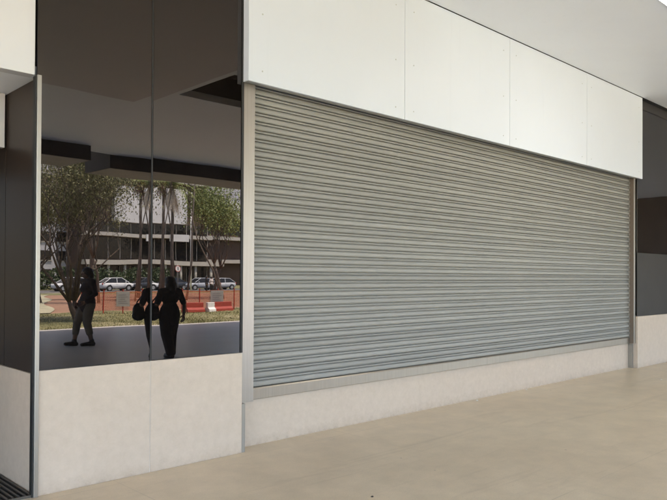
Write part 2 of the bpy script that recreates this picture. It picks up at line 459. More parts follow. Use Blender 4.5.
fa = thing('shutter_fascia', 'long white panelled fascia with small screws above the roller shutter', 'fascia', (7.8, 4.83, 3.27))
jx = [3.59, 5.69, 7.79, 9.94, 12.0]
FY = 4.83
for i in range(4):
    p = box('panel', 'panel', fa, jx[i]+(.003 if i else 0), jx[i+1]-(.003 if i < 3 else 0), FY, FY+.03, 3.27, 4.671, bevel=.002)
    for x in ((jx[i]+.15), (jx[i+1]-.15)):
        for z in (3.38, 3.89, 4.48):
            q = MB(); q.tube([(x, FY+.002, z), (x, FY-.003, z)], [.009, .007], 10); q.build('screw', 'screw', p)
box('backing', 'seam', fa, 3.6, 11.99, FY+.0305, FY+.12, 3.285, 4.66)
box('side_return', 'panel', fa, 3.588, 3.5995, FY+.001, FY+.10, 3.271, 4.671)
box('shadow_gap', 'header', fa, 3.6, 26, FY+.012, FY+.29, 4.676, ZC+.54)

# ------------------------------------------------------------------ right bay
b2 = thing('stone_base', 'pale stone base wall below the dark window right of the shutter', 'wall', (13, YF, 0))
for i in range(4):
    box('slab', 'base', b2, 12.0+i*1.6+(.003 if i else 0), 12.0+(i+1)*1.6-.003, YF, 5.1, 0, .895, bevel=.003)
w2 = thing('dark_window', 'dark window with a grey lower strip right of the roller shutter', 'window', (13, YF, .9))
for i in range(4):
    x0 = 12.002+i*1.6; x1 = x0+1.59
    box('glass_pane', 'glass', w2, x0, x1, YF+.01, YF+.022, 2.003, 4.52)
    box('film_panel', 'film', w2, x0, x1, YF+.011, YF+.022, .897, 2.0)
    if i: box('mullion', 'black', w2, x0-.009, x0-.0005, YF+.005, YF+.03, .897, 4.52)
box('header', 'header', w2, 12.004, 18.4, YF+.0, YF+.1, 4.522, 4.684)
ew = thing('end_wall', 'dark brown wall closing the far end of the portico', 'wall', (27, 1, 0))
box('wall', 'brown_end', ew, 27, 27.2, -3.5, 5.1, 0, ZC)
ew2 = tag(box('brown_wall', 'glass', None, 18.42, 27, YF+.05, 5.1, 0, 4.684), 'dark brown glazed shop wall beyond the far right window', 'wall')

# ------------------------------------------------------------------ trees
M['bark'] = simple('grey_brown_bark', (.10, .075, .055), .9, 0, .3, 12, .5)
M['bark_pale'] = simple('pale_trunk', (.11, .095, .08), .9, 0, .25, 9, .4)
M['leaf_olive'] = m_leaf('olive_leaves', [(.09, .095, .035), (.165, .165, .065), (.30, .28, .13)])
M['leaf_green'] = m_leaf('yellow_green_leaves', [(.09, .125, .03), (.17, .215, .06), (.32, .34, .12)])
M['leaf_dry'] = m_leaf('dry_brown_leaves', [(.05, .032, .02), (.11, .065, .035), (.15, .12, .06)])
M['leaf_dark'] = m_leaf('dark_leaves', [(.02, .035, .012), (.045, .07, .02), (.08, .11, .03)])
M['frond_dry'] = simple('dead_fronds', (.52, .46, .36), .9, 0, .2, 5)
M['frond_brown'] = simple('brown_fronds', (.14, .09, .055), .9, 0, .3, 5)

def leaves(mb, c, spread, n, size, rnd):
    for _ in range(n):
        d = Vector((rnd.gauss(0, 1), rnd.gauss(0, 1), rnd.gauss(0, .8)))*spread*.5
        p = Vector(c)+d
        q = Euler((rnd.uniform(0, 6.3), rnd.uniform(0, 6.3), rnd.uniform(0, 6.3))).to_matrix()
        s = size*rnd.uniform(.6, 1.4)
        mb.add([p+q @ Vector((-s*.5, 0, 0)), p+q @ Vector((0, s*.22, s*.05)), p+q @ Vector((s*.5, 0, 0)), p+q @ Vector((0, -s*.22, s*.05))], [(0, 1, 2, 3)])
def tree(name, label, x, y, h, spread, seed, bark='bark', leaf='leaf_olive', nleaf=9, lsize=.12, forks=5, first=.25, rad=.13, lean=(0, 0), depth=4, leafspread=.45, group='trees across the lawn', trunks=1):
    rnd = random.Random(seed)
    t = thing(name, label, 'tree', (x, y, -.05), group)
    w = MB(); lf = MB()
    def grow(p, d, length, r, lvl):
        pts = [p]; rr = [r]; q = p.copy(); dd = d.copy()
        for k in range(3):
            dd = (dd + Vector((rnd.uniform(-.22, .22), rnd.uniform(-.22, .22), rnd.uniform(-.08, .14)))).normalized()
            q = q + dd*length/3; pts.append(q.copy()); rr.append(r*(1-.16*(k+1)))
        w.tube(pts, rr, 7 if lvl < 2 else 4, cap=lvl < 2)
        if lvl >= depth-1:
            for pt in pts[1:]: leaves(lf, pt, leafspread, nleaf, lsize, rnd)
        if lvl < depth:
            for i in range(rnd.choice((2, 3, 3)) if lvl else forks):
                az = rnd.uniform(0, 6.283) if lvl else 6.283*(i+rnd.uniform(-.3, .3))/forks
                up = rnd.uniform(.25, .95) if lvl else rnd.uniform(.75, 1.3)
                nd = (dd*.55 + Vector((math.cos(az)*spread, math.sin(az)*spread, up))).normalized()
                b = pts[-1] if (i == 0 or lvl == 0) else pts[rnd.choice((2, 3))]
                grow(b, nd, length*rnd.uniform(.62, .82) if lvl else (h-h*first)*.36*rnd.uniform(.85, 1.15), r*.5*rnd.uniform(.8, 1.1), lvl+1)
    for k in range(trunks):
        off = Vector((rnd.uniform(-.12, .12)*k, rnd.uniform(-.12, .12)*k, 0))
        ln = Vector((lean[0]+rnd.uniform(-.25, .25)*(trunks > 1), lean[1]+rnd.uniform(-.25, .25)*(trunks > 1), 1)).normalized()
        grow(Vector((0, 0, 0))+off, ln, h*first, rad, 0)
    o1 = w.build('trunk', bark, None, smooth=True); o1.parent = t
    o2 = lf.build('crown', leaf, None); o2.parent = t
    return t
tree('spreading_tree', 'large spreading tree with forked limbs and sparse olive leaves on the lawn by the paving', 10.75, -13.2, 6.3, .78, 3, lean=(-.3, 0), nleaf=4, lsize=.085, forks=5, first=.12, rad=.13, depth=6, trunks=2, leafspread=.5)
tree('spreading_tree', 'second spreading tree with dark low limbs further back on the lawn', 10.2, -16.2, 5.8, .85, 11, lean=(-.2, 0), nleaf=4, lsize=.085, forks=5, first=.14, rad=.13, depth=6, leafspread=.55)
tree('dry_tree', 'tree with sparse reddish brown dry leaves before the brown office block', 18.9, -28, 9.0, .55, 21, leaf='leaf_dry', nleaf=2, lsize=.16, forks=5, first=.3, rad=.10, depth=5, leafspread=.8)
tree('dry_tree', 'lower brown leaved tree between the soil strip and the road', 16.4, -30, 7.0, .6, 22, leaf='leaf_dry', nleaf=2, lsize=.16, forks=5, first=.3, rad=.09, depth=5, leafspread=.8)
tree('leafy_tree', 'leafy yellow green tree standing right of the white lamp pole', 27.4, -30, 7.9, .62, 31, leaf='leaf_green', nleaf=6, lsize=.15, forks=6, first=.34, rad=.13, depth=5, leafspread=1.0)
tree('leafy_tree', 'green leaved tree behind the notice board beyond the orange fence', 29.4, -34, 7.8, .6, 32, leaf='leaf_green', nleaf=4, lsize=.2, forks=5, first=.3, rad=.12, depth=5, leafspread=.9)
tree('slender_tree', 'slender tree with a thin straight trunk and small green tufts', 22.49, -30, 10.5, .22, 41, bark='bark_pale', leaf='leaf_green', nleaf=7, lsize=.18, forks=3, first=.66, rad=.055, depth=3, leafspread=.5)
tree('slender_tree', 'slender olive tree with a straight dark trunk left of the lamp pole', 23.9, -31, 11, .25, 42, leaf='leaf_olive', nleaf=6, lsize=.18, forks=4, first=.62, rad=.065, depth=4, leafspread=.6)
tree('slender_tree', 'thick straight trunked tree with high thin crown beside the lamp pole', 24.58, -30, 12, .3, 43, bark='bark_pale', leaf='leaf_olive', nleaf=5, lsize=.18, forks=4, first=.66, rad=.085, depth=4, leafspread=.6)
tree('slender_tree', 'bare thin tree at the right end of the orange fence', 21.5, -21.5, 9, .3, 44, leaf='leaf_olive', nleaf=5, lsize=.14, forks=4, first=.66, rad=.05, depth=4, leafspread=.5)
protos = [tree('shade_tree', 'dark green shade tree behind the parked cars', 27.5, -74, 9, .7, 51, leaf='leaf_dark', nleaf=10, lsize=.4, forks=6, first=.22, rad=.2, depth=4, leafspread=1.5, group='shade trees behind the parked cars')]
for i, (x, y, s, rz) in enumerate([(68, -76, 1.2, 4.0), (19, -72, 1.0, .6), (73, -73, 1.1, 3.3), (8, -74, 1.15, 2.0)]):
    c = copy_tree(protos[0]); c.location = (x, y, -.05); c.scale = (s, s, s); c.rotation_euler.z = rz
protos[0]['label'] = 'dark green shade tree behind the parked cars'

def palm(x, y, h, seed, label, dead='frond_brown'):
    rnd = random.Random(seed)
    t = thing('palm_tree', label, 'palm tree', (x, y, -.05), 'palms before the office block')
    w = MB(); w.tube([(0, 0, 0), (.05, .02, h*.4), (.02, .05, h*.8), (0, 0, h)], [.15, .11, .10, .12], 9)
    w.build('trunk', 'bark_pale', None, True).parent = t
    def frond(mb, az, el, L, droop, wd, z0):
        p = Vector((0, 0, z0)); d = Vector((math.cos(az)*math.cos(el), math.sin(az)*math.cos(el), math.sin(el)))
        side = Vector((-math.sin(az), math.cos(az), 0)); pts = [p.copy()]
        for k in range(7):
            d = (d+Vector((0, 0, -droop))).normalized(); p = p+d*L/7; pts.append(p.copy())
        for k in range(1, 8):
            wdt = wd*math.sin(math.pi*min(1, .2+k/9))
            for sgn in (-1, 1):
                for m_ in range(2):
                    b = pts[k-1].lerp(pts[k], m_*.5)
                    tip = b + side*sgn*wdt + (pts[k]-pts[k-1])*1.1 + Vector((0, 0, -wdt*.45))
                    e = (pts[k]-pts[k-1]).normalized()*.05
                    mb.add([b-e, b+e, tip], [(0, 1, 2)])
        mb.tube(pts, [.02*(1-.1*i) for i in range(8)], 4)
    g = MB()
    for i in range(16): frond(g, 6.283*i/16+rnd.uniform(-.15, .15), rnd.uniform(.1, 1.2), rnd.uniform(1.8, 2.6), rnd.uniform(.18, .3), .45, h)
    g.build('crown', 'leaf_green', None).parent = t
    g = MB()
    for i in range(14): frond(g, 6.283*i/14+rnd.uniform(-.2, .2), rnd.uniform(-1.3, -.6), rnd.uniform(1.2, 2.1), .25, .3, h-rnd.uniform(.05, .5))
    g.build('dead_skirt', dead, None).parent = t
    return t
palm(23.45, -30, 7.6, 1, 'palm with a bright straw coloured skirt of dead fronds', 'frond_dry')
palm(20.9, -33, 8.8, 2, 'tall palm with a brown dead skirt left of the bright skirted palm')
palm(26.2, -36, 9.4, 3, 'tall palm with a brown dead skirt behind the lamp pole')

# hedge behind the parked cars
rnd = random.Random(5); mb = MB()
for i in range(5200):
    x = rnd.uniform(30, 46); y = rnd.uniform(-69.2, -67.8); z = rnd.uniform(0, 2.3+.3*math.sin(x*1.3))
    leaves(mb, (x, y, z), .2, 1, .34, rnd)
tag(mb.build('hedge', 'leaf_dark'), 'trimmed dark green hedge behind the white hatchback', 'hedge')

# grass blades close to the paving edge
gm = MB(); rnd = random.Random(9)
for i in range(22000):
    x = rnd.uniform(4, 24); y = -9.85 - 8.5*rnd.random()**1.4
    h = rnd.uniform(.03, .08)*(1+.8*max(0, noise.noise((x*.5, y*.5, 0))))
    az = rnd.uniform(0, 6.283); dx, dy = math.cos(az)*.012, math.sin(az)*.012
    lx, ly = rnd.uniform(-.05, .05), rnd.uniform(-.05, .05); z = -.05
    gm.add([(x-dx, y-dy, z), (x+dx, y+dy, z), (x+lx, y+ly, z+h)], [(0, 1, 2)])
M['blade'] = m_leaf('grass_blades', [(.13, .13, .045), (.24, .225, .095), (.42, .37, .2)])
g = gm.build('grass', 'blade'); g['kind'] = 'stuff'; g['label'] = 'short half dry grass along the paving edge'; g['category'] = 'grass'

# ------------------------------------------------------------------ safety fence, barriers, boards
M['orange'] = simple('orange_mesh', (.48, .14, .06), .7, 0, .15, 3)
M['red_post'] = simple('red_post', (.42, .05, .025), .6)
M['barrier'] = simple('red_barrier', (.34, .05, .03), .5)
M['white_paint'] = simple('white_paint', (.78, .77, .74), .5)
M['board'] = simple('grey_board', (.33, .32, .30), .6, 0, .1, 9)
M['print'] = simple('board_print', (.16, .16, .16), .7)
fe = thing('safety_fence', 'orange plastic mesh safety fence on red posts along the lawn', 'fence', (16, -17, 0))
mb = MB(); FX0, FX1, FYY = 12.6, 27, -17.0
x = FX0
def sag(x): return .05*math.sin(math.pi*((x-FX0) % 1.85)/1.85)
while x < FX1:
    mb.box(x, x+.014, FYY-.004, FYY+.004, .10, .88-sag(x)); x += .06
z = .10
while z < .9:
    xx = FX0
    while xx < FX1:
        s1 = sag(xx+.2)*(z-.1)/.78
        mb.box(xx, xx+.37, FYY-.0038, FYY+.0042, z-s1, z-s1+(.05 if z > .84 else .018)); xx += .37
    z += .06
mb.build('mesh', 'orange', fe)
x = FX0
while x < FX1+.1:
    q = MB(); q.tube([(x, FYY+.03, -.05), (x+.02, FYY+.03, 1.0)], .028, 8); q.build('post', 'red_post', fe); x += 1.85/2*1.0
def barrier(x, y, L, label, mat='barrier'):
    t = thing('road_barrier', label, 'barrier', (x, y, -.04), 'road barriers along the orange fence')
    mb = MB(); mb.prism([(-.22, 0), (.22, 0), (.20, .12), (.09, .2), (.07, .42), (-.07, .42), (-.09, .2), (-.20, .12)], 'x', -L/2, L/2)
    q = mb.build('body', mat, None, bevel=.015); q.parent = t
barrier(16.65, -16.5, .9, 'low red road barrier before the orange fence, left of the white one')
barrier(17.35, -16.3, .34, 'short white road barrier lying between two red barriers', 'white_paint')
barrier(18.0, -16.4, 1.0, 'low red road barrier under the grey notice board')
def board(x, label):
    t = thing('notice_board', label, 'sign', (x, -16.93, .12), 'notice boards on the orange fence')
    q = MB().box(-.33, .33, -.01, .01, .14, .78).build('panel', 'board', None, bevel=.003); q.parent = t
    mb = MB()
    for i in range(5): mb.box(-.24, .24-.07*(i % 3), .0105, .013, .26+i*.09, .285+i*.09)
    q = mb.build('print', 'print', None); q.parent = t
board(18.1, 'grey notice board hung on the orange fence above a red barrier')
board(14.45, 'grey notice board hung on the orange fence near the spreading tree')

# round sign and lamp pole
sn = thing('round_sign', 'round white road sign on a grey pole beside the parked cars', 'sign', (38.91, -55, -.05))
q = MB().tube([(0, 0, 0), (0, 0, 2.9)], .04, 8).build('pole', 'alu_dark', None, True); q.parent = sn
q = MB().tube([(0, .045, 2.45), (0, .06, 2.45)], .36, 24).build('plate', 'white_paint', None); q.parent = sn
mb = MB(); n_ = 24; vs_ = []
for r_ in (.30, .36):
    for j in range(n_): vs_.append((r_*math.cos(6.2832*j/n_), .064, 2.45+r_*math.sin(6.2832*j/n_)))
mb.add(vs_, [(j, (j+1) % n_, n_+(j+1) % n_, n_+j) for j in range(n_)]); q = mb.build('ring', 'red_post', None); q.parent = sn
q = MB().box(-.05, .05, .062, .066, 2.27, 2.63).build('symbol', 'black', None); q.parent = sn
lp = thing('street_lamp', 'tall slim white street lamp with one short arm beyond the fence', 'street lamp', (37.46, -50, 0))
q = MB().tube([(0, 0, 0), (0, 0, 5), (0, 0, 10)], [.09, .075, .06], 10).build('pole', 'white_paint', None, True); q.parent = lp
q = MB().tube([(0, 0, 9.9), (-.3, 0, 10.05), (-.9, 0, 10.1)], .035, 8).build('arm', 'white_paint', None, True); q.parent = lp
q = MB().box(-1.35, -.75, -.12, .12, 10.02, 10.14).build('lamp_head', 'white_paint', None, bevel=.03); q.parent = lp

# ------------------------------------------------------------------ cars
M['tyre'] = simple('tyre', (.015, .015, .015), .85); M['rim'] = m_metal('alloy', (.5, .5, .5), .3)
M['car_glass'] = m_glass('car_glass', (.012, .013, .014), 1.5)
M['head'] = simple('headlight_lens', (.7, .7, .7), .15); M['tail'] = simple('tail_lens', (.4, .02, .015), .2)
def paint(n, c):
    k = NT(n); k.base(c); k.p.inputs['Roughness'].default_value = .35; k.p.inputs['Coat Weight'].default_value = .6; k.p.inputs['Coat Roughness'].default_value = .04
    return k.m
def car(name, label, x, y, col, flip, hatch=True, L=4.0, H=1.5):
    t = thing(name, label, 'car', (x, y, -.055), 'cars parked along the road')
    W = .85; pm = paint(name+'_paint', col)
    # lower body loft along x : (x, z bottom, z belt, half width)
    st = [(-.5, .38, .62, .62), (-.485, .28, .74, .74), (-.42, .2, .84, .81), (-.25, .19, .90, .85), (0, .19, .93, .86), (.2, .19, .95, .86), (.40, .2, .95, .84), (.47, .24, .90, .78), (.5, .36, .70, .66)] if hatch else \
         [(-.5, .38, .62, .62), (-.485, .28, .74, .74), (-.42, .2, .82, .81), (-.25, .19, .89, .85), (0, .19, .93, .86), (.2, .19, .95, .86), (.38, .2, .97, .84), (.47, .26, .96, .78), (.5, .38, .74, .68)]
    mb = MB(); vs_ = []; fs_ = []
    for (sx, zb, zt, hw) in st:
        zm = zb+(zt-zb)*.55
        vs_ += [(sx*L, -hw*.92, zb), (sx*L, -hw, zm), (sx*L, -hw*.95, zt-.05), (sx*L, -hw*.8, zt), (sx*L, hw*.8, zt), (sx*L, hw*.95, zt-.05), (sx*L, hw, zm), (sx*L, hw*.92, zb)]
    for i in range(len(st)-1):
        for j in range(8):
            k = (j+1) % 8; fs_.append((i*8+j, i*8+k, (i+1)*8+k, (i+1)*8+j))
    fs_ += [tuple(range(8)), tuple(range((len(st)-1)*8+7, (len(st)-1)*8-1, -1))]
    mb.add(vs_, fs_)
    o = mb.build('body', pm, None, True, fixn=True); o.parent = t
    o.modifiers.new('sub', 'SUBSURF').render_levels = 2
    xs_ = [-.33, -.10, .24, .455] if hatch else [-.30, -.09, .17, .36]
    gz = (.90, H-.05)
    g = [(xs_[0]*L, gz[0], .76), (xs_[1]*L, gz[1], .60), (xs_[2]*L, gz[1]+.0, .60), (xs_[3]*L, gz[0], .74)]
    mb = MB(); vs_ = []
    for (gx, z, hw) in g: vs_ += [(gx, -hw, z), (gx, hw, z)]
    mb.add(vs_, [(0, 1, 3, 2), (2, 3, 5, 4), (4, 5, 7, 6), (0, 2, 4, 6), (7, 5, 3, 1), (6, 7, 1, 0)])
    o = mb.build('window_glass', 'car_glass', None, fixn=True); o.parent = t
    mb = MB()
    mb.prism([(xs_[1]*L-.12, gz[1]-.03), (xs_[1]*L+.05, gz[1]+.03), (.05*L, H), (xs_[2]*L, gz[1]+.02), (xs_[2]*L+.12, gz[1]-.04)], 'y', -.63, .63)
    o = mb.build('roof', pm, None, bevel=.02, fixn=True); o.parent = t
    for s in (-1, 1):
        for (xa, za, xb, zb, r_) in ((xs_[0], .76, xs_[1], .615, .035), (xs_[3], .76, xs_[2], .615, .035), (.06, .765, .06, .615, .04)):
            q = MB().tube([(xa*L, s*za, .9), (xb*L, s*zb, gz[1])], r_, 6).build('pillar', pm, None); q.parent = t
    for sx in (-.31, .30):
        for s in (-1, 1):
            w = MB(); w.tube([(sx*L, s*.66, .31), (sx*L, s*.84, .31)], .31, 20); wo = w.build('wheel', 'tyre', None, bevel=.03); wo.parent = t
            w = MB(); w.tube([(sx*L, s*.80, .31), (sx*L, s*.852, .31)], [.19, .2], 14); ro = w.build('rim', 'rim', None); ro.parent = wo
            w = MB(); w.tube([(sx*L, s*.70, .33), (sx*L, s*.846, .33)], .37, 20); ao = w.build('wheel_arch', 'black', None); ao.parent = t
    for s in (-1, 1):
        q = MB().ell((-.475*L, s*.6, .68), (.09, .16, .08)).build('headlight', 'head', None, True); q.parent = t
        q = MB().ell((.485*L, s*.62, .80), (.07, .12, .11)).build('tail_light', 'tail', None, True); q.parent = t
        q = MB().ell((-.2*L, s*.93, .97), (.07, .09, .06)).build('mirror', pm, None, True); q.parent = t
    for hx_ in (.0, .2):
        for s in (-1, 1):
            q = MB().box(hx_*L+.2, hx_*L+.36, s*.86-.012, s*.86+.012, .80, .83).build('door_handle', pm, None); q.parent = t
    if flip: t.rotation_euler.z = math.pi
    return t
car('hatchback', 'white hatchback parked by the hedge', 37.1, -60, (.78, .78, .76), True)
car('hatchback', 'white hatchback half hidden behind the spreading tree', 32.3, -60.4, (.70, .70, .70), False)
car('sedan', 'dark blue grey sedan parked beside the white hatchback', 41.0, -60, (.025, .032, .042), False, False, 4.2, 1.45)
car('sedan', 'silver grey sedan parked behind the round sign', 44.6, -59.2, (.42, .44, .47), False, False, 4.3, 1.48)
car('hatchback', 'silver hatchback at the right end of the parked row', 48.3, -61, (.55, .56, .57), False)

# ------------------------------------------------------------------ far buildings
M['brown_wall'] = simple('brown_facade', (.085, .055, .042), .8, 0, .2, .3)
M['white_wall'] = simple('white_facade', (.66, .655, .66), .8, 0, .06, .3)
M['pale_wall'] = simple('pale_facade', (.50, .50, .53), .8, 0, .08, .2)
M['slab'] = simple('concrete_slab', (.48, .45, .41), .85, 0, .1, .4)
M['win'] = m_glass('office_glass', (.012, .011, .010), 1.5)
ob_ = thing('office_block', 'brown office block with a broad white band and dark window strips', 'building', (57, -90, 0), 'buildings beyond the road')
box('wall', 'brown_wall', ob_, 47.6, 66, -112, -90.6, 0, 24)
box('white_band', 'white_wall', ob_, 52.6, 61.5, -90.6, -89.6, 10.1, 15.9)
box('floor_slab', 'slab', ob_, 47.6, 66, -90.6, -89.2, 7.7, 8.25)
box('floor_slab', 'slab', ob_, 47.6, 68, -90.6, -88.8, 3.4, 4.1)
box('floor_slab', 'white_wall', ob_, 58, 61.5, -89.2, -89.0, 7.2, 8.3)
box('floor_slab', 'slab', ob_, 47.6, 66, -90.6, -89.4, 16.8, 17.3)
for z0, z1 in ((8.4, 10.0), (4.3, 7.5), (.3, 3.2), (17.5, 20)):
    for i in range(9):
        xw = 48+i*2
        w = box('window', 'win', ob_, xw+.1, xw+1.9, -90.62, -90.5, z0, z1); box('frame', 'slab', w, xw+1.92, xw+1.98, -90.65, -90.45, z0, z1)
for i in range(7): MB().tube([(48.5+i*2.9, -89.3, 0), (48.5+i*2.9, -89.3, 3.4)], .22, 10).build('column', 'slab', ob_, True)
pb = thing('pale_tower', 'pale grey tower block seen through the spreading tree', 'building', (42, -95, 0), 'buildings beyond the road')
box('wall', 'pale_wall', pb, 33, 48.2, -112, -95, 0, 18.6)
box('roof_hut', 'pale_wall', pb, 44, 46.4, -108, -99, 18.6, 20.4)
for f in range(6):
    for i in range(6):
        w = box('window', 'win', pb, 33.6+i*2.45, 35.2+i*2.45, -95.0, -94.94, 1.1+f*2.9, 2.6+f*2.9)
        box('sill', 'slab', w, 33.5+i*2.45, 35.3+i*2.45, -95.0, -94.85, 1.0+f*2.9, 1.095+f*2.9)
wbk = thing('white_annex', 'brown annex with a white upper parapet and roof railing right of the office block', 'building', (70, -93, 0), 'buildings beyond the road')
box('wall', 'brown_wall', wbk, 66.2, 90, -112, -93, 0, 12)
box('parapet', 'white_wall', wbk, 63.5, 88, -93.0, -92.2, 12.1, 15.2)
box('roof_hut', 'pale_wall', wbk, 66.5, 80, -108, -96, 12, 19)
box('floor_slab', 'slab', wbk, 66.2, 90, -93, -91.8, 8, 8.6); box('floor_slab', 'slab', wbk, 66.2, 90, -93, -91.8, 4, 4.6)
for i in range(10): box('window', 'win', wbk, 66.6+i*2.3, 68.5+i*2.3, -93.03, -92.95, 9, 11.6)
mb = MB()
for z in (15.8, 16.4): mb.tube([(63.5, -92.4, z), (88, -92.4, z)], .05, 6)
for i in range(13): mb.tube([(63.5+i*2.04, -92.4, 15.2), (63.5+i*2.04, -92.4, 16.4)], .05, 6)
mb.build('railing', 'alu_dark', wbk)

# ------------------------------------------------------------------ people
M['skin'] = simple('skin', (.23, .125, .08), .55, 0, .06, 8)
M['hair'] = simple('dark_hair', (.010, .008, .007), .5, 0, .3, 30)
M['black_cloth'] = simple('black_cloth', (.014, .010, .009), .85, 0, .2, 12)  # dark clothes, deepened further to put the backlit shade into the colour
M['maroon_cloth'] = simple('dark_maroon_cloth', (.022, .009, .008), .85, 0, .2, 12)
M['khaki_cloth'] = simple('khaki_cloth', (.17, .15, .12), .9, 0, .12, 12)
M['white_cloth'] = simple('pale_cloth', (.62, .55, .52), .9, 0, .08, 12)
M['shoe'] = simple('black_shoe', (.012, .011, .010), .5)
M['eye'] = simple('eye_white', (.6, .6, .58), .3); M['lip'] = simple('lip', (.22, .07, .06), .5)
M['bag'] = simple('black_bag', (.013, .011, .010), .45, 0, .2, 10)

def remesh(mb, name, mat, parent, voxel, it=4):
    """one continuous surface grown from overlapping tapered limbs"""
    me = bpy.data.meshes.new(name); me.from_pydata(mb.v, [], mb.f); me.update()
    o = bpy.data.objects.new(name, me); COL.objects.link(o)
    r = o.modifiers.new('r', 'REMESH'); r.mode = 'VOXEL'; r.voxel_size = voxel; r.use_smooth_shade = True
    s = o.modifiers.new('s', 'SMOOTH'); s.factor = .5; s.iterations = it
    bpy.context.view_layer.update()
    ev = o.evaluated_get(bpy.context.evaluated_depsgraph_get())
    m2 = bpy.data.meshes.new_from_object(ev); m2.name = name
    o.modifiers.clear(); o.data = m2; m2.materials.clear(); m2.materials.append(M[mat])
    m2.polygons.foreach_set('use_smooth', [True]*len(m2.polygons))
    bpy.data.meshes.remove(me)
    o.parent = parent
    return o
def limb(mb, pts, rad, n=14):
    mb.tube(pts, rad, n)
    for p, r in zip(pts, rad): mb.ell(p, (r, r, r), 14, 10)
def hand(mb, wrist, d, palm_n, side):
    """palm and five separate bent fingers; d = direction of the hand, side = towards the thumb"""
    d = d.normalized(); side = (side-d*side.dot(d)).normalized(); nrm = d.cross(side).normalized()*palm_n
    for k in range(4):
        o = side*(.028-.019*k); b = wrist + d*.03 + o*.6; kn = wrist + d*(.088-.004*abs(k-1)) + o
        limb(mb, [b, kn], [.014, .0125], 10)
        L = (.038, .043, .040, .031)[k]
        j1 = kn + (d*.94+nrm*.3).normalized()*L; j2 = j1 + (d*.75+nrm*.65).normalized()*L*.65; j3 = j2 + (d*.5+nrm*.85).normalized()*L*.5
        limb(mb, [kn, j1, j2, j3], [.0105, .0095, .0088, .0078], 8)
    b = wrist + d*.025 + side*.022; t1 = b + (d*.6+side*.8).normalized()*.04; t2 = t1 + (d*.85+side*.3+nrm*.3).normalized()*.032; t3 = t2+(d*.85+nrm*.4).normalized()*.025
    limb(mb, [b, t1, t2, t3], [.014, .0125, .011, .009], 8)
def person(label, loc, rz, H, J, top, trousers, long_sleeve, skirt_z, hairlen, lowleg=None, group=None, voxel=.008, wide=1.0, flare=0):
    """J: joints in a local frame, facing -Y, +X is the left-hand side, heights for a 1.60 m body"""
    t = thing('person', label, 'person', loc, group)
    V = lambda k: Vector(J[k])
    b = MB()
    # head
    hd = V('head'); neck = V('neck'); chest = V('chest'); pel = V('pelvis')
    b.ell(hd, (.070, .088, .103), 20, 14); b.ell(hd+Vector((0, -.03, -.055)), (.052, .058, .055), 16, 10)
    b.ell(hd+Vector((0, -.093, -.018)), (.012, .018, .020), 10, 8); b.ell(hd+Vector((0, -.082, -.002)), (.009, .013, .026), 10, 8)
    for s in (-1, 1):
        b.ell(hd+Vector((s*.072, .012, -.015)), (.012, .02, .03), 10, 8); b.ell(hd+Vector((s*.03, -.075, .018)), (.022, .012, .008), 10, 8)
    limb(b, [neck, hd+Vector((0, .01, -.06))], [.052, .048])
    # torso
    waist = pel.lerp(chest, .45)
    def trunk(mb, e, full=True):
        mb.ell(chest+Vector((0, 0, .02)), (.150+e, .095+e, .15), 20, 14); mb.ell(waist, (.122+e, .088+e, .15), 20, 14)
        mb.ell(pel, (.160+e, .112+e, .13), 20, 14); mb.ell(chest+Vector((0, -.05, -.02)), (.12+e, .07+e, .08), 16, 10)
        limb(mb, [V('shl'), neck+Vector((0, .0, -.03)), V('shr')], [.052+e, .062+e*.5, .052+e])
    trunk(b, 0)
    for s in 'lr':
        limb(b, [V('sh'+s), V('el'+s), V('wr'+s)], [.047, .037, .026])
        d = V('wr'+s)-V('el'+s)
        hand(b, V('wr'+s), d, 1 if s == 'l' else -1, Vector((0, -1, 0)))
        limb(b, [V('hip'+s), V('kn'+s), V('kn'+s).lerp(V('an'+s), .3), V('an'+s)], [.085, .056, .054, .036])
        f = V('toe'+s)-V('an'+s); limb(b, [V('an'+s)+Vector((0, 0, -.03)), V('toe'+s)], [.036, .03])
    remesh(b, 'body', 'skin', t, voxel)
    # trousers
    c = MB(); c.ell(pel, (.172, .124, .14), 20, 14)
    for s in 'lr':
        e = V('kn'+s).lerp(V('an'+s), lowleg) if lowleg else V('an'+s)+Vector((0, 0, .02))
        limb(c, [V('hip'+s), V('kn'+s), e], [.104+flare*.3, .076+flare, .066+flare*1.2 if not lowleg else .062])
    remesh(c, 'trousers', trousers, t, .012)
    c = MB(); trunk(c, .016)
    if skirt_z: 
        c.ell(pel+Vector((0, 0, .0)), (.185, .135, skirt_z), 20, 14)
    for s in 'lr':
        if long_sleeve: limb(c, [V('sh'+s), V('el'+s), V('el'+s).lerp(V('wr'+s), .92)], [.062, .05, .040])
        else: limb(c, [V('sh'+s), V('sh'+s).lerp(V('el'+s), .85)], [.064, .054])
    remesh(c, 'shirt', top, t, .012)
    # hair: a cap plus a fall down the back
    c = MB(); c.ell(hd+Vector((0, .018, .022)), (.094, .102, .104), 18, 12)
    c.ell(hd+Vector((0, .055, -.05)), (.105, .07, .12), 16, 10)
    limb(c, [hd+Vector((-.062, .035, 0)), hd+Vector((-.072, .04, -hairlen*.6)), hd+Vector((-.06, .05, -hairlen))], [.035, .036, .02])
    limb(c, [hd+Vector((.062, .035, 0)), hd+Vector((.072, .04, -hairlen*.6)), hd+Vector((.06, .05, -hairlen))], [.035, .036, .02])
    limb(c, [hd+Vector((0, .07, 0)), hd+Vector((0, .085, -hairlen*.6)), hd+Vector((0, .085, -hairlen*1.05))], [.05, .06, .03])
    remesh(c, 'hair', 'hair', t, .01)
    c = MB()
    for s in (-1, 1): c.ell(hd+Vector((s*.03, -.0755, .004)), (.013, .009, .007), 10, 8)
    c.build('eyes', 'eye', None, True).parent = t
    c = MB(); c.ell(hd+Vector((0, -.086, -.052)), (.022, .008, .006), 10, 8); c.build('mouth', 'lip', None, True).parent = t
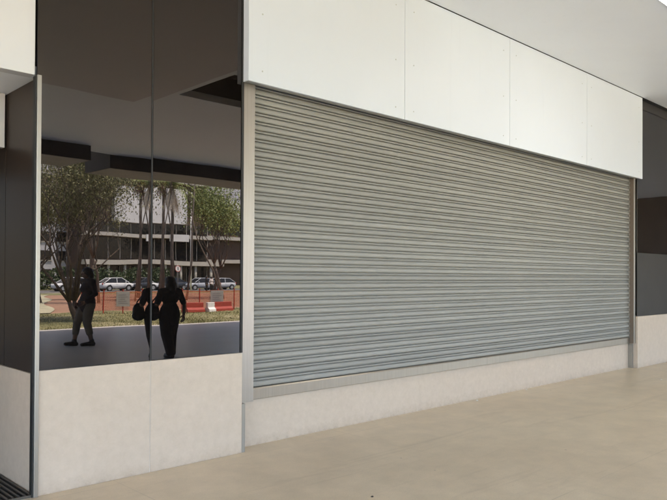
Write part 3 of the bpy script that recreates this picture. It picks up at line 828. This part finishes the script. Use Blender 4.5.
    for s in 'lr':
        f = (V('toe'+s)-V('an'+s)); f.z = 0; f.normalize(); a0 = V('an'+s)
        c = MB(); base = Vector((a0.x, a0.y, max(.04, a0.z-.05)))
        dz = Vector((0, 0, V('toe'+s).z-.03)) 
        limb(c, [base-f*.03, base+f*.08+dz*.5, V('toe'+s)+f*.02], [.045, .044, .036]); limb(c, [a0+Vector((0, 0, .02)), base], [.047, .046])
        remesh(c, 'shoe', 'shoe', t, .009)
    k = H/1.60
    t.scale = (k*wide, k*wide, k); t.rotation_euler.z = rz
    return t
base_pose = dict(head=(0, -.01, 1.49), neck=(0, .01, 1.36), chest=(0, .01, 1.17), pelvis=(0, 0, .86),
    shl=(.165, .01, 1.31), shr=(-.165, .01, 1.31), ell=(.235, .03, 1.04), elr=(-.235, .03, 1.04), wrl=(.265, -.03, .82), wrr=(-.265, -.03, .82),
    hipl=(.085, 0, .84), hipr=(-.085, 0, .84), knl=(.09, -.01, .46), knr=(-.09, -.01, .46), anl=(.09, .02, .085), anr=(-.09, .02, .085), toel=(.10, -.13, .032), toer=(-.10, -.13, .032))
# woman walking away from the shop front, one foot ahead, a bag under her right arm
W = dict(base_pose)
W.update(ell=(.27, .02, 1.05), wrl=(.335, -.10, .83), elr=(-.27, .05, 1.06), wrr=(-.20, -.15, .98),
         knl=(.075, -.06, .47), anl=(.055, -.05, .085), toel=(.06, -.20, .032), knr=(-.075, .03, .46), anr=(-.05, .13, .10), toer=(-.055, -.01, .04))
person('woman with long dark hair in dark clothes carrying a black shoulder bag across the walkway', (6.76, -1.72, 0), 0, 1.54, W, 'black_cloth', 'black_cloth', False, .27, .26, wide=1.16, flare=.015)
bg_ = thing('handbag', 'black shoulder bag held under the arm of the dark haired woman', 'bag', (6.44, -1.75, .80))
c = MB(); c.ell((0, 0, .10), (.12, .07, .16), 16, 12); c.ell((0, 0, .02), (.135, .08, .10), 16, 10); remesh(c, 'bag_body', 'bag', bg_, .012)
c = MB(); c.tube([(-.07, 0, .16), (-.02, .0, .28), (.09, .02, .42), (.16, .03, .475), (.18, .08, .42), (.10, .07, .26), (.07, .0, .16)], .012, 6); c.build('strap', 'bag', None, True).parent = bg_
# walker seen from the side, stepping to the left
P = dict(base_pose)
P.update(ell=(.20, .08, 1.06), wrl=(.19, -.06, .87), elr=(-.20, .06, 1.06), wrr=(-.17, -.12, .90),
         knl=(.07, -.15, .47), anl=(.07, -.20, .085), toel=(.07, -.35, .05), knr=(-.07, -.03, .46), anr=(-.07, .06, .085), toer=(-.07, -.10, .032))
person('long haired walker in dark jacket, khaki trousers and dark boots striding past the trees', (6.95, -4.87, 0), -math.pi/2, 1.74, P, 'maroon_cloth', 'khaki_cloth', True, .26, .22, lowleg=.55, wide=1.1)
far = 'walkers beside the parked cars'
person('far walker in dark clothes beside the silver sedan', (39.3, -50, -.05), 2.4, 1.68, base_pose, 'black_cloth', 'black_cloth', True, .18, .05, group=far, voxel=.012)
person('far walker in a pale shirt next to the dark clothed one', (39.95, -50.2, -.05), 2.9, 1.62, base_pose, 'white_cloth', 'black_cloth', False, .16, .18, group=far, voxel=.012)

# ------------------------------------------------------------------ litter on the paving
def scrap(x, y, s, label, mat='white_paint'):
    rnd = random.Random(int(x*100)); mb = MB(); n_ = 7; vs_ = []
    for z in (.001, .006):
        for j in range(n_): vs_.append((x+s*rnd.uniform(.6, 1)*math.cos(6.283*j/n_), y+s*.7*rnd.uniform(.6, 1)*math.sin(6.283*j/n_), z+rnd.uniform(0, .004)))
    mb.add(vs_, [tuple(range(n_-1, -1, -1)), tuple(range(n_, 2*n_))]+[(j, (j+1) % n_, n_+(j+1) % n_, n_+j) for j in range(n_)])
    tag(mb.build('paper_scrap' if mat == 'white_paint' else 'pebble', mat), label, 'litter')
scrap(7.29, 4.98, .022, 'white scrap of paper against the base wall below the shutter')
scrap(8.5, 5.0, .016, 'tiny white scrap further along the shutter base wall')
scrap(10.9, 4.1, .02, 'small white scrap on the paving before the right stone base')
scrap(7.6, 2.35, .018, 'white scrap on the open paving at the right edge')
scrap(3.55, 3.3, .014, 'small dark pebble on the paving in the foreground', 'shoe')
